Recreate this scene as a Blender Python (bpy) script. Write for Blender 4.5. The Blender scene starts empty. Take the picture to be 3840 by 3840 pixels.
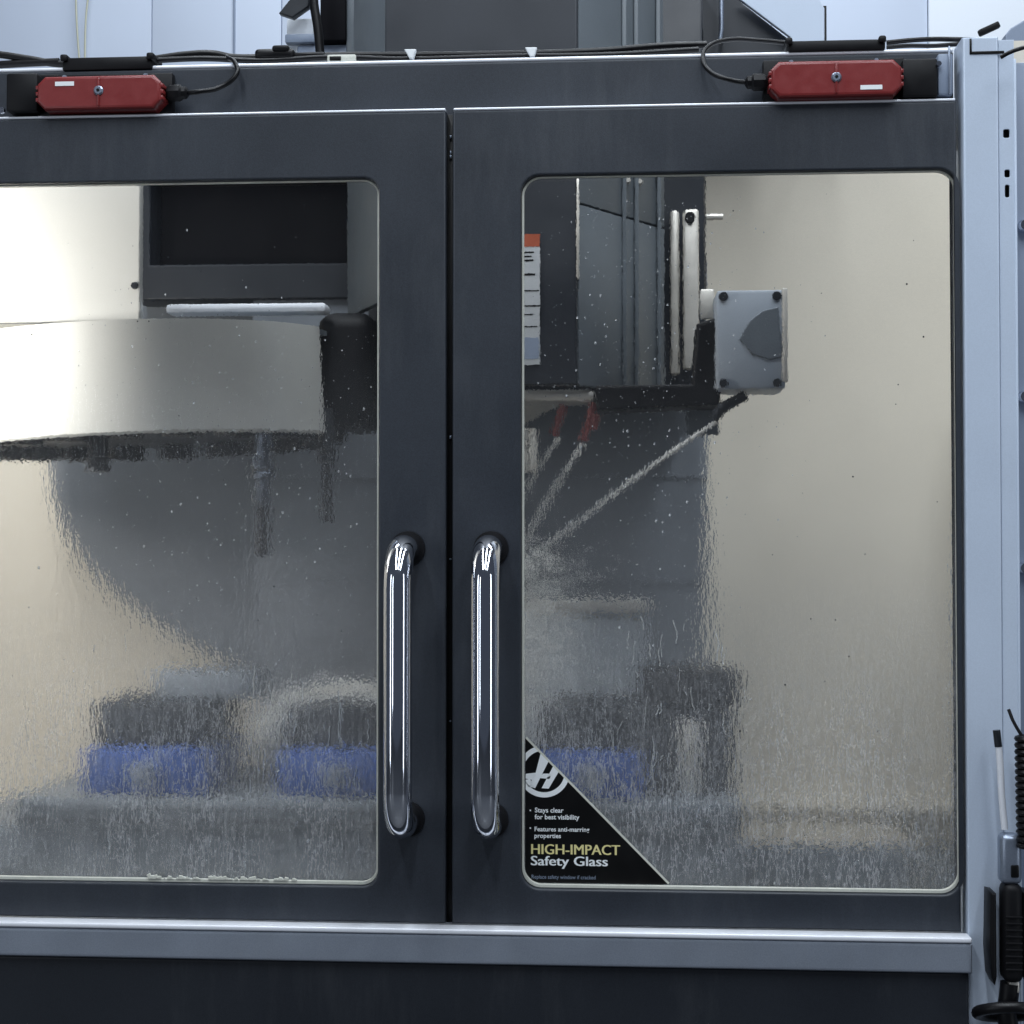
import bpy, bmesh, math, random
from mathutils import Vector, Matrix
random.seed(7)
S = bpy.context.scene
COL = S.collection

# ------------------------------------------------------------------ camera
D = 2.2
CAM = Vector((0.157, -D, 1.351))
YAW, PITCH = math.radians(4.088), math.radians(1.275)
cam_d = bpy.data.cameras.new("camera")
cam_d.sensor_width = 36.0
cam_d.lens = 36.0 * D / 1.4
cam_d.clip_start, cam_d.clip_end = 0.05, 60
cam = bpy.data.objects.new("camera", cam_d)
COL.objects.link(cam)
cam.location = CAM
cam.rotation_euler = (math.radians(90) + PITCH, 0, YAW)
S.camera = cam

# ------------------------------------------------------------------ light
S.view_settings.view_transform = 'Standard'
S.view_settings.look = 'None'
S.view_settings.exposure = 0.0
S.view_settings.gamma = 1.0
w = bpy.data.worlds.new("World"); S.world = w
w.use_nodes = True
w.node_tree.nodes["Background"].inputs[0].default_value = (0.52, 0.62, 0.82, 1)
w.node_tree.nodes["Background"].inputs[1].default_value = 0.10


def area(name, loc, target, sx, sy, power, col):
    d = bpy.data.lights.new(name, 'AREA')
    d.shape = 'RECTANGLE'; d.size = sx; d.size_y = sy
    d.energy = power; d.color = col
    o = bpy.data.objects.new(name, d); COL.objects.link(o)
    o.location = loc
    v = Vector(target) - Vector(loc)
    o.rotation_euler = v.to_track_quat('-Z', 'Y').to_euler()
    return o


COOL = (0.86, 0.93, 1.0)
area("ceiling_lamp", (-0.9, -1.5, 4.3), (-0.9, -1.2, 0), 0.22, 3.6, 66, COOL)
area("ceiling_lamp", (0.3, -1.5, 4.3), (0.3, -1.2, 0), 0.22, 3.6, 66, COOL)
area("ceiling_lamp", (1.5, -1.5, 4.3), (1.5, -1.2, 0), 0.22, 3.6, 66, COOL)
area("ceiling_lamp", (0.2, 2.0, 4.9), (0.2, 3.4, 1.6), 4.0, 0.4, 92, COOL)
area("added_strip_light", (-3.6, -2.8, 1.7), (0, 0, 1.4), 0.35, 3.0, 18, COOL)  # added unseen light strips for the streaks on the chrome handles
area("added_strip_light", (-3.0, -4.6, 2.0), (0, 0, 1.4), 0.30, 3.0, 15, COOL)
area("added_strip_light", (3.4, -2.4, 1.7), (0.3, 0, 1.4), 0.35, 3.0, 18, COOL)
WARM = (1.0, 0.94, 0.83)
area("work_and_fill_light", (-1.08, 0.14, 1.70), (-0.75, 0.45, 1.60), 0.10, 0.25, 9.0, (1.0, 0.98, 0.94))
area("work_and_fill_light", (0.86, 0.16, 1.08), (0.25, 1.15, 1.08), 0.16, 0.7, 36, WARM)  # added unseen fill light, low at the right, brightens the back wall

# ------------------------------------------------------------------ helpers
FPX = 3840 * D / 1.4
RCAM = cam.rotation_euler.to_matrix()


def at(u, v, Y):
    """photo position (3840 px) on the plane at depth Y"""
    d = RCAM @ Vector(((u - 1920) / FPX, -(v - 1920) / FPX, -1))
    return CAM + d * ((Y + D) / d.y)


def X(u, Y, v=1920):
    return at(u, v, Y).x


def Z(v, Y, u=2300):
    return at(u, v, Y).z


def lin(c):
    return tuple(((x / 255) / 12.92 if x <= 10 else ((x / 255 + 0.055) / 1.055) ** 2.4) for x in c)


def mat(name, rgb, rough=0.5, metal=0.0, var=0.10, scale=30.0, bump=0.0, bscale=400.0, spec=0.5, coat=0.0, smear=0.0):
    m = bpy.data.materials.new(name); m.use_nodes = True
    nt = m.node_tree; N, L = nt.nodes, nt.links
    b = N["Principled BSDF"]
    b.inputs["Roughness"].default_value = rough
    b.inputs["Metallic"].default_value = metal
    b.inputs["Specular IOR Level"].default_value = spec
    b.inputs["Coat Weight"].default_value = coat
    c = lin(rgb)
    tc = N.new("ShaderNodeTexCoord")
    n1 = N.new("ShaderNodeTexNoise"); n1.inputs["Scale"].default_value = scale; n1.inputs["Detail"].default_value = 6
    n2 = N.new("ShaderNodeTexNoise"); n2.inputs["Scale"].default_value = 650; n2.inputs["Detail"].default_value = 1
    L.new(tc.outputs["Object"], n1.inputs["Vector"]); L.new(tc.outputs["Object"], n2.inputs["Vector"])
    ad = N.new("ShaderNodeMath"); ad.operation = 'ADD'
    L.new(n1.outputs[0], ad.inputs[0]); L.new(n2.outputs[0], ad.inputs[1])
    mr = N.new("ShaderNodeMapRange"); mr.inputs[1].default_value = 0.6; mr.inputs[2].default_value = 1.4
    mr.inputs[3].default_value = 1 - var; mr.inputs[4].default_value = 1 + var
    L.new(ad.outputs[0], mr.inputs[0])
    mx = N.new("ShaderNodeVectorMath"); mx.operation = 'SCALE'
    mx.inputs[0].default_value = c
    L.new(mr.outputs[0], mx.inputs["Scale"])
    src = mx.outputs[0]
    if smear:
        mp = N.new("ShaderNodeMapping"); mp.inputs["Scale"].default_value = (1.0, 1.0, 0.16)
        L.new(tc.outputs["Object"], mp.inputs[0])
        n5 = N.new("ShaderNodeTexNoise"); n5.inputs["Scale"].default_value = 38; n5.inputs["Detail"].default_value = 8; n5.inputs["Roughness"].default_value = 0.7
        L.new(mp.outputs[0], n5.inputs["Vector"])
        n6 = N.new("ShaderNodeTexNoise"); n6.inputs["Scale"].default_value = 4.5; n6.inputs["Detail"].default_value = 3
        L.new(tc.outputs["Object"], n6.inputs["Vector"])
        pr = N.new("ShaderNodeMath"); pr.operation = 'MULTIPLY'; L.new(n5.outputs[0], pr.inputs[0]); L.new(n6.outputs[0], pr.inputs[1])
        m6 = N.new("ShaderNodeMapRange"); m6.inputs[1].default_value = 0.26; m6.inputs[2].default_value = 0.42; m6.inputs[3].default_value = 0; m6.inputs[4].default_value = smear
        L.new(pr.outputs[0], m6.inputs[0])
        mc_ = N.new("ShaderNodeMix"); mc_.data_type = 'RGBA'; mc_.inputs[7].default_value = (0.30, 0.31, 0.32, 1)
        L.new(m6.outputs[0], mc_.inputs[0]); L.new(src, mc_.inputs[6]); src = mc_.outputs[2]
    L.new(src, b.inputs["Base Color"])
    mr2 = N.new("ShaderNodeMapRange"); mr2.inputs[1].default_value = 0.3; mr2.inputs[2].default_value = 0.7
    mr2.inputs[3].default_value = max(0.02, rough * 0.85); mr2.inputs[4].default_value = min(1, rough * 1.15)
    L.new(n1.outputs[0], mr2.inputs[0]); L.new(mr2.outputs[0], b.inputs["Roughness"])
    if bump:
        n3 = N.new("ShaderNodeTexNoise"); n3.inputs["Scale"].default_value = bscale; n3.inputs["Detail"].default_value = 3
        L.new(tc.outputs["Object"], n3.inputs["Vector"])
        bp = N.new("ShaderNodeBump"); bp.inputs["Distance"].default_value = bump
        L.new(n3.outputs[0], bp.inputs["Height"]); L.new(bp.outputs[0], b.inputs["Normal"])
    return m


def finish(me, m, smooth=True, ang=22):
    if m is not None:
        me.materials.clear(); me.materials.append(m)
    if smooth:
        me.polygons.foreach_set("use_smooth", [True] * len(me.polygons))
        me.set_sharp_from_angle(angle=math.radians(ang))
    return me


def link(name, me, parent=None):
    o = bpy.data.objects.new(name, me); COL.objects.link(o)
    if parent is not None:
        o.parent = parent
        if parent.type == 'EMPTY':
            o.location = -parent.location
    return o


def thing(name, label, cat, loc, group=None):
    o = bpy.data.objects.new(name, None); COL.objects.link(o)
    o.location = loc; o.empty_display_size = 0.05
    tag(o, label, cat, group)
    return o


def tag(o, label=None, cat=None, group=None, kind=None):
    if label: o["label"] = label
    if cat: o["category"] = cat
    if group: o["group"] = group
    if kind: o["kind"] = kind
    return o


def _to_mesh(cu, name):
    ob = bpy.data.objects.new("tmp", cu); COL.objects.link(ob)
    dg = bpy.context.evaluated_depsgraph_get()
    me = bpy.data.meshes.new_from_object(ob.evaluated_get(dg))
    bpy.data.objects.remove(ob); bpy.data.curves.remove(cu)
    me.name = name
    return me


def plate(loops, y0, y1, m, bev=0.0, name="plate"):
    """flat solid from XZ loops (first outer, others holes), between depths y0<y1"""
    cu = bpy.data.curves.new(name, 'CURVE'); cu.dimensions = '2D'; cu.fill_mode = 'BOTH'
    bev = min(bev, (y1 - y0) * 0.49)
    cu.extrude = (y1 - y0) / 2 - bev; cu.bevel_depth = bev; cu.bevel_resolution = 2
    cu.offset = -bev
    for lp in loops:
        s = cu.splines.new('POLY'); s.points.add(len(lp) - 1); s.use_cyclic_u = True
        for p, (x, z) in zip(s.points, lp):
            p.co = (x, z, 0, 1)
    me = _to_mesh(cu, name)
    me.transform(Matrix.Translation((0, (y0 + y1) / 2, 0)) @ Matrix.Rotation(math.radians(90), 4, 'X'))
    return finish(me, m)


def rr(x0, x1, z0, z1, r=0.0, n=8):
    if r <= 0:
        return [(x0, z0), (x1, z0), (x1, z1), (x0, z1)]
    out = []
    for cx, cz, a in ((x1 - r, z0 + r, -90), (x1 - r, z1 - r, 0), (x0 + r, z1 - r, 90), (x0 + r, z0 + r, 180)):
        for k in range(n + 1):
            t = math.radians(a + 90 * k / n)
            out.append((cx + r * math.cos(t), cz + r * math.sin(t)))
    return out


def join(meshes, name="joined"):
    """join meshes, keeping each one's material"""
    mats, bm = [], bmesh.new()
    for me in meshes:
        idx = []
        for m in me.materials:
            if m not in mats: mats.append(m)
            idx.append(mats.index(m))
        n0 = len(bm.faces)
        bm.from_mesh(me); bm.faces.ensure_lookup_table()
        for f in bm.faces[n0:]:
            f.material_index = idx[f.material_index] if idx else 0
    out = bpy.data.meshes.new(name); bm.to_mesh(out); bm.free()
    for m in mats: out.materials.append(m)
    out.polygons.foreach_set("use_smooth", [True] * len(out.polygons))
    out.set_sharp_from_angle(angle=math.radians(28))
    return out


def box(x0, x1, y0, y1, z0, z1, m, bev=0.003, seg=2, name="box"):
    bm = bmesh.new()
    bmesh.ops.create_cube(bm, size=1)
    for v in bm.verts:
        v.co = Vector(((x0 + x1) / 2 + v.co.x * abs(x1 - x0), (y0 + y1) / 2 + v.co.y * abs(y1 - y0), (z0 + z1) / 2 + v.co.z * abs(z1 - z0)))
    if bev:
        bev = min(bev, 0.45 * min(abs(x1 - x0), abs(y1 - y0), abs(z1 - z0)))
        bmesh.ops.bevel(bm, geom=list(bm.edges), offset=bev, segments=seg, affect='EDGES', profile=0.5)
    me = bpy.data.meshes.new(name); bm.to_mesh(me); bm.free()
    return finish(me, m, ang=40)


def tube(pts, r, m, smooth=True, name="tube", res=4):
    cu = bpy.data.curves.new(name, 'CURVE'); cu.dimensions = '3D'
    cu.bevel_depth = r; cu.bevel_resolution = res; cu.use_fill_caps = True
    if smooth:
        s = cu.splines.new('BEZIER'); s.bezier_points.add(len(pts) - 1); s.resolution_u = 10
        for b, p in zip(s.bezier_points, pts):
            b.co = p; b.handle_left_type = b.handle_right_type = 'AUTO'
    else:
        s = cu.splines.new('POLY'); s.points.add(len(pts) - 1)
        for b, p in zip(s.points, pts): b.co = (*p, 1)
    return finish(_to_mesh(cu, name), m, ang=50)


def lathe(profile, m, center, axis='Z', n=32, name="lathe", a0=0, a1=360, cap=False):
    """profile [(r, h)] turned round axis through center"""
    bm = bmesh.new(); full = abs(a1 - a0) >= 360
    rings = []
    cnt = n if full else n + 1
    for k in range(cnt):
        t = math.radians(a0 + (a1 - a0) * k / n); c, s = math.cos(t), math.sin(t)
        ring = []
        for r, h in profile:
            if axis == 'Z': p = (r * c, r * s, h)
            elif axis == 'Y': p = (r * c, h, r * s)
            else: p = (h, r * c, r * s)
            ring.append(bm.verts.new(Vector(center) + Vector(p)))
        rings.append(ring)
    for k in range(cnt if full else cnt - 1):
        a, b = rings[k], rings[(k + 1) % cnt]
        for i in range(len(profile) - 1):
            bm.faces.new((a[i], b[i], b[i + 1], a[i + 1]))
    if cap:
        for ring in (rings[0], rings[-1]):
            try: bm.faces.new(ring)
            except ValueError: pass
    bmesh.ops.remove_doubles(bm, verts=bm.verts, dist=1e-6)
    bmesh.ops.recalc_face_normals(bm, faces=bm.faces)
    me = bpy.data.meshes.new(name); bm.to_mesh(me); bm.free()
    return finish(me, m, ang=35)


def prism(poly, z0, z1, m, name="prism", bev=0.0):
    """vertical prism from an XY outline"""
    bm = bmesh.new()
    lo = [bm.verts.new((x, y, z0)) for x, y in poly]; hi = [bm.verts.new((x, y, z1)) for x, y in poly]
    n = len(poly)
    bm.faces.new(lo); bm.faces.new(hi)
    for i in range(n): bm.faces.new((lo[i], lo[(i + 1) % n], hi[(i + 1) % n], hi[i]))
    bmesh.ops.recalc_face_normals(bm, faces=bm.faces)
    if bev: bmesh.ops.bevel(bm, geom=list(bm.edges), offset=bev, segments=2, affect='EDGES', profile=0.5)
    me = bpy.data.meshes.new(name); bm.to_mesh(me); bm.free()
    return finish(me, m, ang=30)


def text(body, size, x, z, y, m, bold=0.0, shear=0.0, sx=1.0, align='LEFT', depth=0.00012):
    cu = bpy.data.curves.new("lettering", 'FONT'); cu.body = body; cu.size = size
    cu.offset = bold; cu.shear = shear; cu.align_x = align; cu.extrude = depth; cu.resolution_u = 3
    me = _to_mesh(cu, "lettering")
    me.transform(Matrix.Translation((x, y, z)) @ Matrix.Rotation(math.radians(90), 4, 'X') @ Matrix.Diagonal((sx, 1, 1, 1)))
    return finish(me, m, smooth=False)


def rot_mesh(me, ang, axis, c):
    T = Matrix.Translation(c); me.transform(T @ Matrix.Rotation(ang, 4, axis) @ T.inverted()); return me


def copy_tree(o, loc=None, parent=None):
    c = o.copy(); COL.objects.link(c)
    if parent is not None: c.parent = parent
    if loc is not None: c.location = loc
    for ch in list(o.children): copy_tree(ch, None, c)
    return c


# ------------------------------------------------------------------ materials
M = {}
M['door'] = mat("door_paint", (43, 48, 56), 0.48, 0, 0.30, 5, 0.00012, 900, spec=0.45, smear=0.045)
M['door_low'] = mat("lower_panel_paint", (33, 37, 44), 0.5, 0, 0.22, 4, 0.00012, 900, spec=0.35, smear=0.04)
M['head_dark'] = mat("head_paint", (34, 38, 45), 0.45, 0, 0.15, 12, 0.0001, 700)
M['head_light'] = mat("head_side_paint", (98, 105, 111), 0.45, 0, 0.12, 12)
M['steel'] = mat("brushed_steel", (150, 160, 176), 0.34, 0.75, 0.12, 14, 0.00006, 900)
M['steel2'] = mat("wet_tool_steel", (96, 102, 112), 0.18, 0.9, 0.2, 40)
M['rail'] = mat("rail_metal", (142, 150, 163), 0.42, 0.4, 0.14, 10, 0.00008, 900, smear=0.12)
M['bright'] = mat("pale_metal_and_highlight", (236, 239, 246), 0.34, 0.1, 0.05, 30)  # pale metal parts; the edge strips carry highlights in this colour
M['chrome'] = mat("chrome", (225, 228, 236), 0.07, 1.0, 0.03, 20)
M['black'] = mat("black_plastic", (15, 15, 18), 0.5, 0, 0.2, 30, spec=0.22)
M['cable'] = mat("cable_sheath", (12, 12, 15), 0.38, 0, 0.2, 40, spec=0.3)
M['red'] = mat("red_plastic", (122, 41, 41), 0.34, 0, 0.10, 60, 0.00006, 700)
M['white'] = mat("white_print", (232, 236, 238), 0.5, 0, 0.03, 30)
M['gold'] = mat("gold_print", (222, 212, 150), 0.5, 0, 0.05, 30)
M['ink'] = mat("black_print", (9, 9, 10), 0.4, 0, 0.05, 30, spec=0.3)
M['trim'] = mat("window_edge", (205, 206, 196), 0.4, 0, 0.10, 60)
M['cream'] = mat("enclosure_paint", (221, 214, 200), 0.45, 0, 0.06, 4, 0.0001, 300)
M['toolcover'] = mat("tool_cover_paint", (188, 188, 184), 0.22, 0, 0.05, 6)
M['column'] = mat("side_column_paint", (190, 202, 219), 0.42, 0, 0.06, 6, 0.00006, 900)
M['cabinet'] = mat("cabinet_paint", (128, 140, 160), 0.45, 0, 0.08, 6)
M['wall'] = mat("hall_wall", (199, 209, 226), 0.7, 0, 0.05, 3)
M['wallw'] = mat("hall_wall_white", (226, 232, 240), 0.7, 0, 0.03, 3)
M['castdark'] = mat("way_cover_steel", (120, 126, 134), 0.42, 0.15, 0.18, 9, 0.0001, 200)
M['cast'] = mat("machine_casting", (105, 112, 120), 0.5, 0, 0.15, 9)
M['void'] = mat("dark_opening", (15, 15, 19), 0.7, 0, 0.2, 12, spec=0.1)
M['blue'] = mat("blue_vise_paint", (28, 64, 132), 0.35, 0, 0.15, 18)
M['iron'] = mat("black_oxide_steel", (40, 43, 48), 0.38, 0.35, 0.25, 20)
M['alu'] = mat("machined_aluminium", (208, 204, 196), 0.36, 0.45, 0.1, 30)
M['table'] = mat("table_iron", (104, 111, 118), 0.45, 0.25, 0.2, 14)
M['orange'] = mat("orange_print", (150, 72, 46), 0.5, 0, 0.1, 40)
M['boxgrey'] = mat("nozzle_box_paint", (150, 158, 168), 0.45, 0, 0.08, 14)
M['ledge'] = mat("ledge_paint", (176, 168, 154), 0.5, 0, 0.15, 9)
M['plategrey'] = mat("ground_plate", (170, 178, 186), 0.4, 0.1, 0.1, 20)
M['label'] = mat("label_paper", (170, 174, 178), 0.5, 0, 0.08, 40)
M['redhose'] = mat("red_nozzle_plastic", (112, 44, 42), 0.4, 0, 0.15, 30)
M['floor'] = mat("hall_floor_concrete", (74, 76, 80), 0.55, 0, 0.15, 3)
M['yellow'] = mat("yellowed_cable", (196, 196, 176), 0.5, 0, 0.1, 30)


def glass_mat():
    m = bpy.data.materials.new("wet_window"); m.use_nodes = True
    nt = m.node_tree; N, L = nt.nodes, nt.links
    for n in list(N): N.remove(n)
    out = N.new("ShaderNodeOutputMaterial")
    tc = N.new("ShaderNodeTexCoord")
    sep = N.new("ShaderNodeSeparateXYZ"); L.new(tc.outputs["Object"], sep.inputs[0])

    def rng(src, a, b, c, d, smooth=True):
        r = N.new("ShaderNodeMapRange")
        if smooth: r.interpolation_type = 'SMOOTHSTEP'
        for i, x in zip((1, 2, 3, 4), (a, b, c, d)): r.inputs[i].default_value = x
        L.new(src, r.inputs[0]); return r.outputs[0]

    def math_(op, a, b=None):
        q = N.new("ShaderNodeMath"); q.operation = op
        for i, x in enumerate((a, b)):
            if x is None: continue
            if isinstance(x, (int, float)): q.inputs[i].default_value = x
            else: L.new(x, q.inputs[i])
        return q.outputs[0]

    def noise(sc, vec, det=2, rough=0.5):
        mp = N.new("ShaderNodeMapping"); mp.inputs["Scale"].default_value = vec
        L.new(tc.outputs["Object"], mp.inputs[0])
        n = N.new("ShaderNodeTexNoise"); n.inputs["Scale"].default_value = sc; n.inputs["Detail"].default_value = det
        n.inputs["Roughness"].default_value = rough
        L.new(mp.outputs[0], n.inputs["Vector"]); return n.outputs[0]

    z = sep.outputs["Z"]
    big = noise(3.0, (1, 1, 0.6), 2)
    zz = math_('ADD', z, math_('MULTIPLY', math_('SUBTRACT', big, 0.5), 0.30))
    wet = rng(zz, 1.70, 1.08, 0.0, 1.0)
    # running water: ripples drawn out downwards, plus beads
    streak = noise(150, (1.0, 1, 0.28), 3, 0.6)
    bead = noise(260, (1, 1, 0.7), 2, 0.5)
    hgt = math_('ADD', math_('MULTIPLY', streak, 1.0), math_('MULTIPLY', bead, 0.45))
    bp = N.new("ShaderNodeBump"); bp.inputs["Distance"].default_value = 0.0034
    L.new(hgt, bp.inputs["Height"])
    L.new(rng(wet, 0.0, 1.0, 0.05, 1.0, False), bp.inputs["Strength"])
    rf = N.new("ShaderNodeBsdfRefraction"); rf.inputs["IOR"].default_value = 1.10
    rf.inputs["Color"].default_value = (0.975, 0.97, 0.955, 1)
    L.new(rng(wet, 0, 1, 0.0, 0.05, False), rf.inputs["Roughness"])
    L.new(bp.outputs[0], rf.inputs["Normal"])
    # thin film of coolant that scatters light
    df = N.new("ShaderNodeBsdfDiffuse"); df.inputs["Color"].default_value = (0.78, 0.80, 0.83, 1)
    tl = N.new("ShaderNodeBsdfTranslucent"); tl.inputs["Color"].default_value = (0.78, 0.80, 0.83, 1)
    L.new(bp.outputs[0], df.inputs["Normal"])
    mf = N.new("ShaderNodeMixShader"); mf.inputs[0].default_value = 0.2
    L.new(df.outputs[0], mf.inputs[1]); L.new(tl.outputs[0], mf.inputs[2])
    def outline(n, wd):
        return rng(math_('ABSOLUTE', math_('SUBTRACT', n, 0.5)), 0.0, wd, 1.0, 0.0)
    line = math_('MAXIMUM', outline(streak, 0.038), math_('MULTIPLY', outline(noise(95, (1.0, 1, 0.13), 3, 0.7), 0.035), 1.0))
    patch = rng(noise(9, (1.3, 1, 0.6), 2), 0.36, 0.64, 0.65, 1.15)
    low = math_('MULTIPLY', rng(zz, 1.36, 1.00, 0.0, 0.24), patch)
    fac = math_('ADD', rng(wet, 0, 1, 0.006, 0.135, False), math_('MULTIPLY', line, low))
    mx = N.new("ShaderNodeMixShader"); L.new(fac, mx.inputs[0])
    L.new(rf.outputs[0], mx.inputs[1]); L.new(mf.outputs[0], mx.inputs[2])
    gl = N.new("ShaderNodeBsdfGlossy"); gl.inputs["Roughness"].default_value = 0.12
    L.new(bp.outputs[0], gl.inputs["Normal"])
    m2 = N.new("ShaderNodeMixShader"); m2.inputs[0].default_value = 0.035
    L.new(mx.outputs[0], m2.inputs[1]); L.new(gl.outputs[0], m2.inputs[2])
    L.new(m2.outputs[0], out.inputs[0])
    return m


M['glass'] = glass_mat()
mjet = bpy.data.materials.new("coolant_jet"); mjet.use_nodes = True
pb = mjet.node_tree.nodes["Principled BSDF"]
pb.inputs["Base Color"].default_value = (0.8, 0.8, 0.78, 1); pb.inputs["Alpha"].default_value = 0.8; pb.inputs["Roughness"].default_value = 0.2
M['jet'] = mjet
mdrop = bpy.data.materials.new("coolant_drop"); mdrop.use_nodes = True
pb = mdrop.node_tree.nodes["Principled BSDF"]
pb.inputs["Base Color"].default_value = (0.9, 0.93, 0.95, 1); pb.inputs["Transmission Weight"].default_value = 0.83
pb.inputs["Roughness"].default_value = 0.10; pb.inputs["IOR"].default_value = 1.33
M['drop'] = mdrop
M['spray'] = mat("coolant_spray_drops", (226, 228, 226), 0.3, 0, 0.03, 30)

# ------------------------------------------------------------------ setting: hall floor and wall
fl = link("floor", box(-6, 6, -6, 4.5, -0.1, 0, M['floor'], 0)); tag(fl, kind='structure')
WY = 3.5
wall_root = bpy.data.objects.new("back_wall", None); COL.objects.link(wall_root); wall_root.location = (0, WY, 0)
tag(wall_root, kind='structure')
seams = [-2600, -700, 560, 1050, 1500, 2200, 2900, 3490]
for a, b in zip(seams[:-1], seams[1:]):
    link("wall_panel", box(X(a, WY) + 0.0015, X(b, WY) - 0.0015, WY, WY + 0.06, 0, 5.2, M['wall'], 0.002), wall_root)
link("wall_panel", box(X(3490, WY) + 0.002, X(3490, WY) + 3.5, WY - 0.01, WY + 0.06, 0, 5.2, M['wallw'], 0.006), wall_root)
link("wall_backing", box(-5, 5, WY + 0.05, WY + 0.2, 0, 5.2, M['cabinet'], 0), wall_root)
for u in (872,):
    tag(link("wall_seam", box(X(u, WY) - 0.004, X(u, WY) + 0.004, WY - 0.006, WY + 0.01, 0, 5.2, M['cabinet'], 0.001), wall_root))
for k, (ua, ub) in enumerate(((275, 300), (325, 318))):
    o = link("hanging_cable", tube([at(ua, -250, WY - 0.03), at(ua + 8, -60, WY - 0.03), at((ua + ub) / 2, 80, WY - 0.03), at(ub, 260, WY - 0.03)], 0.0035, M['yellow']))
    tag(o, ("thin yellowed cable bending down the pale wall, nearest the picture's edge" if k == 0 else "thin straight yellowed cable on the pale wall, beside the bent one"), "cable", "thin cables hanging on the pale wall")

# ------------------------------------------------------------------ the machining centre: enclosure
Y0 = 0.0
mc = thing("machining_centre", "dark slate milling machine enclosure with two windowed doors and a pale side column", "machine", (0, 0.5, 0))

xg = (X(1680, 0, 440) + X(1690, 0, 3440)) / 2          # gap between the doors
xcol = sum(X(u, 0, v) for u, v in ((3597, 300), (3608, 2000), (3628, 3800))) / 3
zt = sum(Z(v, 0, u) for u, v in ((0, 447), (1000, 430), (1650, 421), (2300, 407), (3590, 385))) / 5
zh = sum(Z(v, 0.02, u) for u, v in ((900, 252), (1250, 247), (2300, 221), (3500, 190))) / 4
zr = sum(Z(v, 0, u) for u, v in ((0, 3436), (1920, 3480), (3620, 3500))) / 3
zrb = sum(Z(v, -0.03, u) for u, v in ((0, 3580), (1920, 3625), (3610, 3650))) / 3
XL = -1.45
wl1 = X(1420, 0)
wr0 = (X(1950, 0, 800) + X(1960, 0, 3200)) / 2
wr1 = (X(3587, 0, 690) + X(3597, 0, 2000) + X(3604, 0, 3250)) / 3
wz1 = (Z(689, 0, 0) + Z(671, 0, 1340) + Z(655, 0, 2000) + Z(641, 0, 3560)) / 4
wz0 = (Z(3296, 0, 0) + Z(3320, 0, 1370) + Z(3338, 0, 2010) + Z(3356, 0, 3540)) / 4
print("dims", xg, xcol, zt, zh, zr, zrb, wl1, wr0, wr1, wz0, wz1)

link("header_panel", plate([rr(XL, xcol - 0.004, zt - 0.06, zh)], 0.022, 0.07, M['door'], 0.003), mc)
link("header_edge_highlight", box(XL, xcol - 0.004, 0.0235, 0.20, zh + 0.0006, zh + 0.0062, M['bright'], 0.0025, 3), mc)  # near-white strip; the header's top edge highlight is in its colour


def make_door(x0, x1, h0, h1, radii):
    d = link("door", plate([rr(x0, x1, zr + 0.003, zt), rr(h0, h1, wz0, wz1, radii)], -0.004, 0.024, M['door'], 0.003), mc)
    # pale edge of the pane seen inside the opening
    link("top_trim_highlight", box(x0 + 0.001, x1 - 0.001, -0.0035, 0.018, zt + 0.0004, zt + 0.0042, M['bright'], 0.0018, 3), d)  # near-white strip carrying the door's top edge highlight in its colour
    link("window_edge", plate([rr(h0 + 0.0005, h1 - 0.0005, wz0 + 0.0005, wz1 - 0.0005, radii), rr(h0 + 0.0035, h1 - 0.0030, wz0 + 0.0050, wz1 - 0.002, radii - 0.002)], 0.004, 0.011, M['trim'], 0.0006), d)
    g = bpy.data.meshes.new("pane")
    g.from_pydata([(h0 - 0.004, 0.016, wz0 - 0.004), (h1 + 0.004, 0.016, wz0 - 0.004), (h1 + 0.004, 0.016, wz1 + 0.004), (h0 - 0.004, 0.016, wz1 + 0.004)], [], [(0, 1, 2, 3)])
    g.materials.append(M['glass'])
    link("window_pane", g, d)
    return d


dl = make_door(XL, xg - 0.0045, XL + 0.10, wl1, 0.022)
dl["label"] = "left door with grey chips along its window edge"
dr = make_door(xg + 0.0045, xcol - 0.006, wr0, wr1, 0.026)
dr["label"] = "right door with a black triangular sticker on its window"
link("brush_seal", box(xg - 0.006, xg + 0.006, 0.015, 0.03, zr, zt, M['ink'], 0.001), mc)
sp = [box(xg - 0.002 + dx, xg + 0.0005 + dx, 0.010, 0.016, z, z + s, M['steel'], 0.0004) for dx, z, s in [(0.001, Z(v, 0), 0.002 + 0.001 * (v % 3)) for v in (500, 575, 1640, 2715, 560, 2100)]]
tag(link("seal_specks", join(sp), mc), kind="stuff")


def handle(door, ufoot, vt, vb):
    zt_, zb_ = Z(vt, 0), Z(vb, 0); x = X(ufoot, 0, 2500)
    r, R, yo = 0.0188, 0.052, -0.100
    pts = [(x, 0.0, zt_)]
    for k in range(9):
        t = math.radians(90 * k / 8)
        pts.append((x, yo + R - R * math.sin(t), zt_ - R + R * math.cos(t)))
    for k in range(9):
        t = math.radians(90 * k / 8)
        pts.append((x, yo + R - R * math.cos(t), zb_ + R - R * math.sin(t)))
    pts.append((x, 0.0, zb_))
    h = link("handle", tube(pts, r, M['chrome'], smooth=False, res=10), door)
    return h, x, zt_, zb_


for dd, uf in ((dl, 1530), (dr, 1842)):
    h, x, za, zb = handle(dd, uf, 2058, 3078)
    for z in (za, zb):
        link("handle_washer", lathe([(0.0, -0.0045), (0.021, -0.0045), (0.024, -0.004), (0.0245, 0.002), (0.0, 0.002)], M['black'], (x, -0.004, z), 'Y', 28), dd)

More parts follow.
